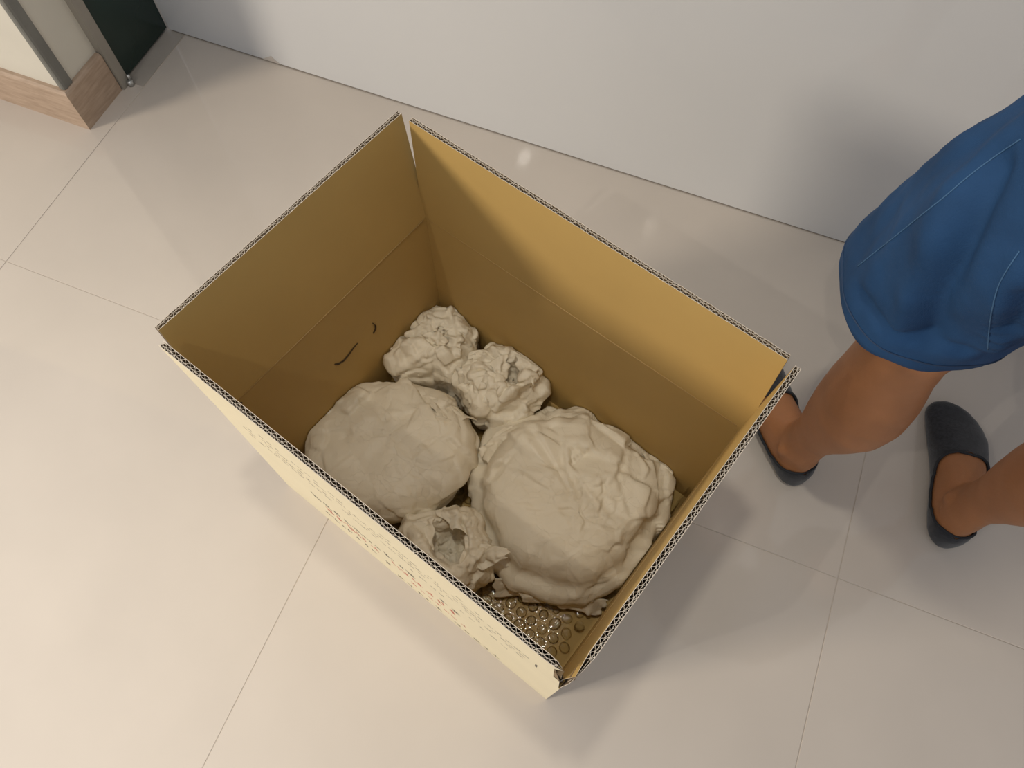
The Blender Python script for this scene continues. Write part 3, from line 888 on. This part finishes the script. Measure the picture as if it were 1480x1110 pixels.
# loose edge of the film standing up beside the large dish
V = []; Fc = []
path = [(988, 672, .05), (1000, 700, .06), (1003, 722, .055), (990, 752, .045), (982, 778, .03)]
n = len(path)
for k, (u_, v_, z_) in enumerate(path):
    p = to_box(pix(u_, v_, z_))
    for q in range(4):
        V.append(np.array((min(p[0], LX - .009) + .003 * math.sin(k * 2.1 + q), p[1] + .002 * q, .012 + (z_ - .012) * q / 3)) - off)
for k in range(n - 1):
    for q in range(3):
        a = k * 4 + q; Fc.append((a, a + 4, a + 5, a + 1))
mesh('film_edge', V, Fc, M['film'], bw, True)

# ------------------------------------------------------------------ the person
PX, PY = 0.41, 0.56
person = empty('person', (PX, PY, 0.0))
tag(person, 'person in blue shorts and dark low socks standing beside the box', 'person')


def baked(mb, voxel, smooth_it=4, factor=.5):
    """one continuous surface from overlapping closed shapes"""
    me = bpy.data.meshes.new('tmp'); me.from_pydata([tuple(map(float, v)) for v in mb.v], [], mb.f); me.update()
    o = bpy.data.objects.new('tmp', me); S.collection.objects.link(o)
    m = o.modifiers.new('r', 'REMESH'); m.mode = 'VOXEL'; m.voxel_size = voxel
    if smooth_it:
        k = o.modifiers.new('s', 'SMOOTH'); k.iterations = smooth_it; k.factor = factor
    dg = bpy.context.evaluated_depsgraph_get(); ev = o.evaluated_get(dg)
    out = bpy.data.meshes.new_from_object(ev)
    bpy.data.objects.remove(o); bpy.data.meshes.remove(me)
    return out


def obj_from(name, me, mat, parent):
    me.name = name
    me.materials.clear(); me.materials.append(mat)
    me.polygons.foreach_set('use_smooth', np.ones(len(me.polygons), dtype=bool))
    return link(bpy.data.objects.new(name, me), parent)


# foot sections: y from heel, centre x (towards the little toe), half width, top height
FOOT = [(0.000, 0.000, .006, .030), (.002, 0, .0125, .037), (.005, 0, .0185, .044), (.010, 0, .0240, .051), (.020, 0, .029, .061), (.045, 0.0, .0325, .078), (.075, .001, .034, .088), (.105, .003, .0355, .080),
        (.135, .004, .039, .066), (.165, .004, .0435, .053), (.190, .003, .0460, .043), (.212, -.001, .0440, .034), (.228, -.006, .0395, .029), (.239, -.010, .032, .026), (.246, -.013, .022, .022), (.250, -.015, .008, .017)]
FA = np.array(FOOT)


def foot_sec(y):
    return [np.interp(y, FA[:, 0], FA[:, k]) for k in (1, 2, 3)]


def foot_point(y, phi, side, grow=0.0):
    """phi 0 = under the sole, pi = top of the instep; side +1/-1 of the section"""
    cx_, hw, top = foot_sec(min(max(y, 0), .25))
    hw += grow; top += grow
    zc = top * .42
    cs, sn_ = math.cos(phi), math.sin(phi)
    x = hw * math.copysign(abs(sn_) ** .8, sn_)
    z = zc - (zc * (abs(cs) ** .55)) * (1 if cs > 0 else 0) + (top - zc) * (abs(cs) ** .9) * (1 if cs < 0 else 0)
    return (cx_ + side * x, y, z)


LEG = [(.050, .045, .033, .040), (.075, .044, .0335, .041), (.100, .043, .0300, .037), (.130, .041, .0305, .036), (.165, .038, .0345, .041), (.210, .034, .0435, .050), (.260, .030, .0510, .058), (.310, .029, .0545, .0605),
       (.355, .031, .0535, .0580), (.400, .037, .0500, .0530), (.445, .044, .0500, .0550), (.480, .048, .0525, .0590), (.520, .046, .0560, .0620), (.600, .040, .0610, .0640), (.700, .034, .0680, .0710), (.800, .024, .0760, .0800), (.880, .014, .0790, .0840)]


def make_leg(mb, heel, ang, hip, lat):
    """heel xy (local to the person), foot direction, lat=+1 right foot, hip = xy of the thigh top"""
    ca, sa = math.cos(ang), math.sin(ang)

    def W(p):
        x = p[0] * lat
        return (heel[0] + x * ca - p[1] * sa, heel[1] + x * sa + p[1] * ca, p[2])
    rings = []
    for y in np.r_[0, .002, .005, .010, np.linspace(.015, .03, 4), np.linspace(.04, .21, 18), np.linspace(.216, .25, 10)]:
        rings.append([W(foot_point(y, math.pi * k / 12, 1)) for k in range(12)] + [W(foot_point(y, math.pi - math.pi * k / 12, -1)) for k in range(12)])
    mb.rings(rings)
    top = W((0, LEG[10][1], 0))
    rings = []
    for (z, cy_, rx, ry) in LEG:
        p = np.array(W((0, cy_, z)))
        k = max(0, (z - .445)) / (.88 - .445)
        p[0] += (hip[0] - top[0]) * k; p[1] += (hip[1] - top[1]) * k
        ring = []
        for q in range(28):
            t_ = 2 * math.pi * q / 28
            x, y_ = rx * math.cos(t_), ry * math.sin(t_)
            if .15 < z < .42 and y_ < 0: y_ *= 1 + .10 * math.sin((z - .15) / .27 * math.pi)     # calf muscle at the back
            if z < .16 and y_ < 0: x *= 1 - .35 * (abs(y_) / ry) ** 2                              # narrower towards the tendon
            ring.append((p[0] + (x * ca - y_ * sa) , p[1] + (x * sa + y_ * ca), z))
        rings.append(ring)
    mb.rings(rings)
    for sx, zz, yy in ((-1, .078, .052), (1, .070, .046)):
        mb.sphere(W((sx * .029, yy, zz)), (.010, .012, .013), 8)
    return W


body = MB()
WL = make_leg(body, (0.309 - PX, 0.527 - PY), math.radians(35), (-.095, -.022), -1)
WR = make_leg(body, (0.553 - PX, 0.512 - PY), math.radians(5), (.095, -.022), 1)
# trunk, neck, head
TR = [(.82, -.070, .150, .095), (.90, -.072, .165, .105), (.98, -.062, .155, .100), (1.08, -.045, .143, .095), (1.18, -.025, .152, .100), (1.28, -.010, .165, .105), (1.36, -.004, .172, .095), (1.41, -.006, .125, .070), (1.45, -.002, .062, .056), (1.50, .012, .054, .055), (1.54, .02, .05, .055)]
body.rings([[(rx * math.cos(2 * math.pi * q / 32), cy_ + ry * math.sin(2 * math.pi * q / 32), z) for q in range(32)] for z, cy_, rx, ry in TR])
HC = (0, .045, 1.625)
body.sphere(HC, (.073, .092, .112), 18)
body.sphere((0, .070, 1.562), (.052, .060, .050), 12)
body.tube([(0, .128, 1.640), (0, .148, 1.608), (0, .138, 1.598)], [.008, .013, .009], 10)
for sx in (-1, 1):
    body.sphere((sx * .074, .040, 1.620), (.010, .020, .032), 8)
body.tube([(-.022, .122, 1.572), (0, .130, 1.573), (.022, .122, 1.572)], [.006, .009, .006], 8)
# arms bent forward at waist height, hands held together in front
for sx in (-1, 1):
    sh = (sx * .185, -.004, 1.365); el = (sx * .235, .02, 1.10); wr = (sx * .11, .235, 1.115)
    body.tube([(sx * .13, 0, 1.375), sh, (sx * .215, .005, 1.25), el], [.05, .055, .047, .040], 16)
    body.tube([(el[0], el[1] - .015, el[2] + .01), el, (sx * .19, .11, 1.10), wr], [.036, .041, .039, .027], 16)
    pe = (sx * .045, .275, 1.120)
    body.tube([wr, (sx * .085, .255, 1.118), pe], [(.026, .022), (.036, .018), (.038, .016)], 14)
    for k in range(4):
        ln = (.060, .068, .064, .050)[k]
        b0 = np.array(pe) + np.array((0, .012 - .0, .030 - k * .020))
        d1 = np.array((-sx * .85, .45, -.1)); d1 /= np.linalg.norm(d1)
        d2 = np.array((-sx * .5, .2, -.8)); d2 /= np.linalg.norm(d2)
        body.tube([b0, b0 + d1 * ln * .45, b0 + d1 * ln * .45 + d2 * ln * .5], [.0095, .0088, .0075], 8)
    body.tube([(sx * .09, .245, 1.135), (sx * .065, .262, 1.165), (sx * .045, .285, 1.175)], [.012, .0105, .009], 8)
bm_ = baked(body, .0042, 5, .5)
bo = obj_from('body', bm_, M['skin'], person)
# eyes
for sx in (-1, 1):
    MB().sphere((sx * .030, .124, 1.632), .011, 8).build('eye', M['eye'], person, True)
hm = MB(); hm.sphere((0, .030, 1.650), (.081, .094, .100), 18); hm.sphere((0, -.012, 1.60), (.070, .055, .075), 14)
ho = obj_from('hair', baked(hm, .007, 2), M['hair'], person)


# socks
def sock(W, lat, lbl):
    yo_ = np.array([-.004, .010, .030, .055, .080, .105, .125, .142, .155])
    zo_ = np.array([.047, .046, .036, .0265, .0255, .030, .042, .062, .085])
    ys = np.r_[0, .001, .002, .0035, .005, .0075, np.linspace(.010, .03, 8), np.linspace(.035, .21, 40), np.linspace(.213, .244, 12), .246, .248, .249, .25]
    nk = 18
    grow = .0028
    V = []; Fc = []; edge = []
    for iy, y in enumerate(ys):
        zt = np.interp(y, yo_, zo_) if y < .155 else 9
        lim = math.pi
        if zt < 8:
            for k in range(200):
                ph = math.pi * k / 200
                if foot_point(y, ph, 1, grow)[2] > zt and ph > .3: lim = ph; break
        for side in (-1, 1):
            for k in range(nk + 1):
                ph = lim * k / nk
                p = list(foot_point(y, ph, side, grow))
                p[1] += grow * (max(0, y - .235) / .015 - max(0, .015 - y) / .015)
                p[2] = max(p[2], .0006)
                V.append(W(p))
        edge.append((lim, y))
    nr = 2 * (nk + 1)
    for iy in range(len(ys) - 1):
        for sd in range(2):
            for k in range(nk):
                a = iy * nr + sd * (nk + 1) + k
                q = (a, a + 1, a + nr + 1, a + nr)
                Fc.append(q if sd == 0 else q[::-1])
    # close heel and toe ends
    for iy, fl_ in ((0, 0), (len(ys) - 1, 1)):
        for k in range(nk):
            a = iy * nr + k; b_ = iy * nr + nk + 1 + k
            q = (a, b_, b_ + 1, a + 1)
            Fc.append(q if fl_ == 0 else q[::-1])
    me = bpy.data.meshes.new('sock'); me.from_pydata(V, [], Fc); me.update()
    o = obj_from('sock', me, M['sock'], person)
    b2 = bmesh.new(); b2.from_mesh(me); bmesh.ops.remove_doubles(b2, verts=b2.verts, dist=.0004); bmesh.ops.recalc_face_normals(b2, faces=b2.faces); b2.to_mesh(me); b2.free()
    me.polygons.foreach_set('use_smooth', np.ones(len(me.polygons), dtype=bool))
    o['label'] = lbl
    pts = []
    L_ = [(l, y) for l, y in edge if l < math.pi - .02]
    for l, y in L_: pts.append(W(foot_point(y, l, 1, grow)))
    for l, y in reversed(L_): pts.append(W(foot_point(y, l, -1, grow)))
    pts.append(pts[0])
    t = MB(); t.tube(pts, .0022, 8, cap=False); t.build('sock_band', M['sock_band'], o, True)
    return o


sock(WL, -1, 'dark low-cut sock on the foot beside the box')
sock(WR, 1, 'dark low-cut sock with round opening on the farther foot')

# shorts
sh = MB()


def ring(cx_, cy_, z, rx, ry, tx=0.0, ty=0.0, n=40):
    return [(cx_ + rx * math.cos(2 * math.pi * q / n), cy_ + ry * math.sin(2 * math.pi * q / n), z + tx * math.cos(2 * math.pi * q / n) + ty * math.sin(2 * math.pi * q / n)) for q in range(n)]


lk = (0.268 - PX, 0.594 - PY); rk = (0.545 - PX, 0.570 - PY)
HEM = .485
for kx, ky in (lk, rk):
    sg = -1 if kx < 0 else 1
    sh.rings([ring(kx, ky - .004, HEM, .092, .096), ring(kx, ky - .004, HEM + .012, .098, .101), ring(kx, ky - .004, HEM + .035, .100, .103), ring(kx * .97, ky - .016, .60, .098, .103), ring(kx * .92, ky - .046, .70, .102, .108), ring(sg * .100, ky - .075, .80, .102, .112), ring(sg * .090, -.075, .88, .095, .118)])
sh.rings([ring(0, -.07, .78, .12, .100), ring(0, -.07, .83, .186, .118), ring(0, -.075, .92, .182, .122), ring(0, -.06, 1.02, .166, .112)])
sm = baked(sh, .006, 6, .5)
CAM_L = Vector((-PX, -PY, CAM_H))


def make_bvh(me):
    return BVHTree.FromPolygons([v.co.copy() for v in me.vertices], [tuple(p.vertices) for p in me.polygons])


def on_cloth(px_, py_, tree):
    dd = R_C2W @ np.array([(px_ - 740.0) / FPX, (py_ - 555.0) / FPX, 1.0])
    hit = tree.ray_cast(CAM_L, Vector(dd).normalized())
    return None if hit[0] is None else hit[0] + hit[1] * .0004


V = np.array([v.co for v in sm.vertices]); Nn = np.array([v.normal for v in sm.vertices])
t0_ = make_bvh(sm)


def fold_noise(V):
    x, y, z = V[:, 0], V[:, 1], V[:, 2]
    th = np.arctan2(y - .02, x - np.where(x < 0, lk[0], rk[0]))
    k = np.clip((.85 - z) / .35, 0, 1)
    a = .0035 * np.sin(4 * th + 5 * z + 1.2) + .0022 * np.sin(9 * th - 11 * z + .5) * np.clip((z - HEM) / .10, .25, 1) + .0009 * np.sin(23 * th + 29 * z) * np.clip((z - HEM - .03) / .08, 0, 1)
    b = .004 * np.sin(34 * z + 5 * th) * np.exp(-((z - .80) / .10) ** 2)
    c = .0016 * np.sin(70 * x + 40 * z) * np.sin(55 * z - 30 * y + 1)
    return a * (.35 + .65 * k) + b + c


dsp = fold_noise(V)
# long drape folds down the thigh: (pixel path, depth, width)
for path, dep, wid in (([(1338, 490), (1352, 440), (1380, 370), (1412, 290), (1440, 235)], -.017, .015), ([(1310, 470), (1322, 400), (1350, 330), (1380, 270)], .007, .016),
                       ([(1440, 500), (1452, 440), (1470, 380)], .007, .012), ([(1462, 480), (1478, 430)], -.010, .012), ([(1245, 430), (1290, 480), (1340, 505), (1400, 512)], -.008, .011)):
    pts = []
    for k in range(len(path) - 1):
        for q in range(10):
            s_ = q / 10
            h_ = on_cloth(path[k][0] * (1 - s_) + path[k + 1][0] * s_, path[k][1] * (1 - s_) + path[k + 1][1] * s_, t0_)
            if h_ is not None: pts.append(tuple(h_))
    if pts:
        D = np.linalg.norm(V[:, None, :] - np.array(pts)[None], axis=2).min(axis=1)
        dsp += dep * np.exp(-(D / wid) ** 2)
V2 = V + Nn * dsp[:, None]
for i, v in enumerate(sm.vertices): v.co = V2[i]
b2 = bmesh.new(); b2.from_mesh(sm)
kill = [fc for fc in b2.faces if fc.calc_center_median().z < HEM + .012 and fc.normal.z < -.75]
bmesh.ops.delete(b2, geom=kill, context='FACES')
b2.to_mesh(sm); b2.free()
so = obj_from('shorts', sm, M['denim'], person)
md = so.modifiers.new('thick', 'SOLIDIFY'); md.thickness = .0022; md.offset = -1
so['label'] = 'blue cotton shorts ending at the knee'
# seams and hems follow the cloth
bvh = make_bvh(sm)


def seam(pts, rad, mat, name, parent):
    P_ = []
    for k in range(len(pts) - 1):
        for q in range(10):
            s_ = q / 10
            p0, p1, p2, p3 = [np.array(pts[min(max(k + e, 0), len(pts) - 1)], float) for e in (-1, 0, 1, 2)]
            cp = .5 * (2 * p1 + (p2 - p0) * s_ + (2 * p0 - 5 * p1 + 4 * p2 - p3) * s_ ** 2 + (3 * p1 - p0 - 3 * p2 + p3) * s_ ** 3)
            h_ = on_cloth(cp[0], cp[1], bvh)
            if h_ is not None: P_.append(tuple(h_))
    if len(P_) > 3:
        t = MB(); t.tube(P_, rad, 6); t.build(name, mat, parent, True)


seam([(1240, 385), (1290, 345), (1340, 305), (1365, 285), (1400, 255), (1440, 225), (1478, 200)], .0006, M['seam'], 'side_seam', so)
seam([(1428, 505), (1432, 460), (1445, 410), (1476, 360)], .0006, M['seam'], 'inner_seam', so)
for kx, ky in (lk, rk):
    P_ = []
    for q in range(73):
        t_ = 2 * math.pi * q / 72
        h_ = bvh.ray_cast(Vector((kx, ky, HEM + .030)), Vector((math.cos(t_), math.sin(t_), 0)))
        if h_[0] is not None and h_[3] < .14: P_.append((h_[0].x + .0006 * math.cos(t_), h_[0].y + .0006 * math.sin(t_), h_[0].z))
    t = MB(); t.tube(P_, .0010, 6); t.build('hem_stitch', M['hem_dark'], so, True)
# shirt
ts = MB()
ts.rings([[(rx * math.cos(2 * math.pi * q / 32), cy_ + ry * math.sin(2 * math.pi * q / 32), z) for q in range(32)] for z, cy_, rx, ry in
          [(.93, -.068, .192, .130), (1.02, -.055, .182, .122), (1.10, -.042, .172, .116), (1.20, -.020, .176, .118), (1.30, -.008, .186, .118), (1.385, -.004, .185, .102), (1.425, -.005, .125, .078), (1.445, -.003, .078, .066)]])
for sx in (-1, 1):
    ts.tube([(sx * .12, 0, 1.37), (sx * .19, -.002, 1.36), (sx * .222, .006, 1.21)], [.066, .068, .062], 18)
to = obj_from('shirt', baked(ts, .008, 4), M['tshirt'], person)
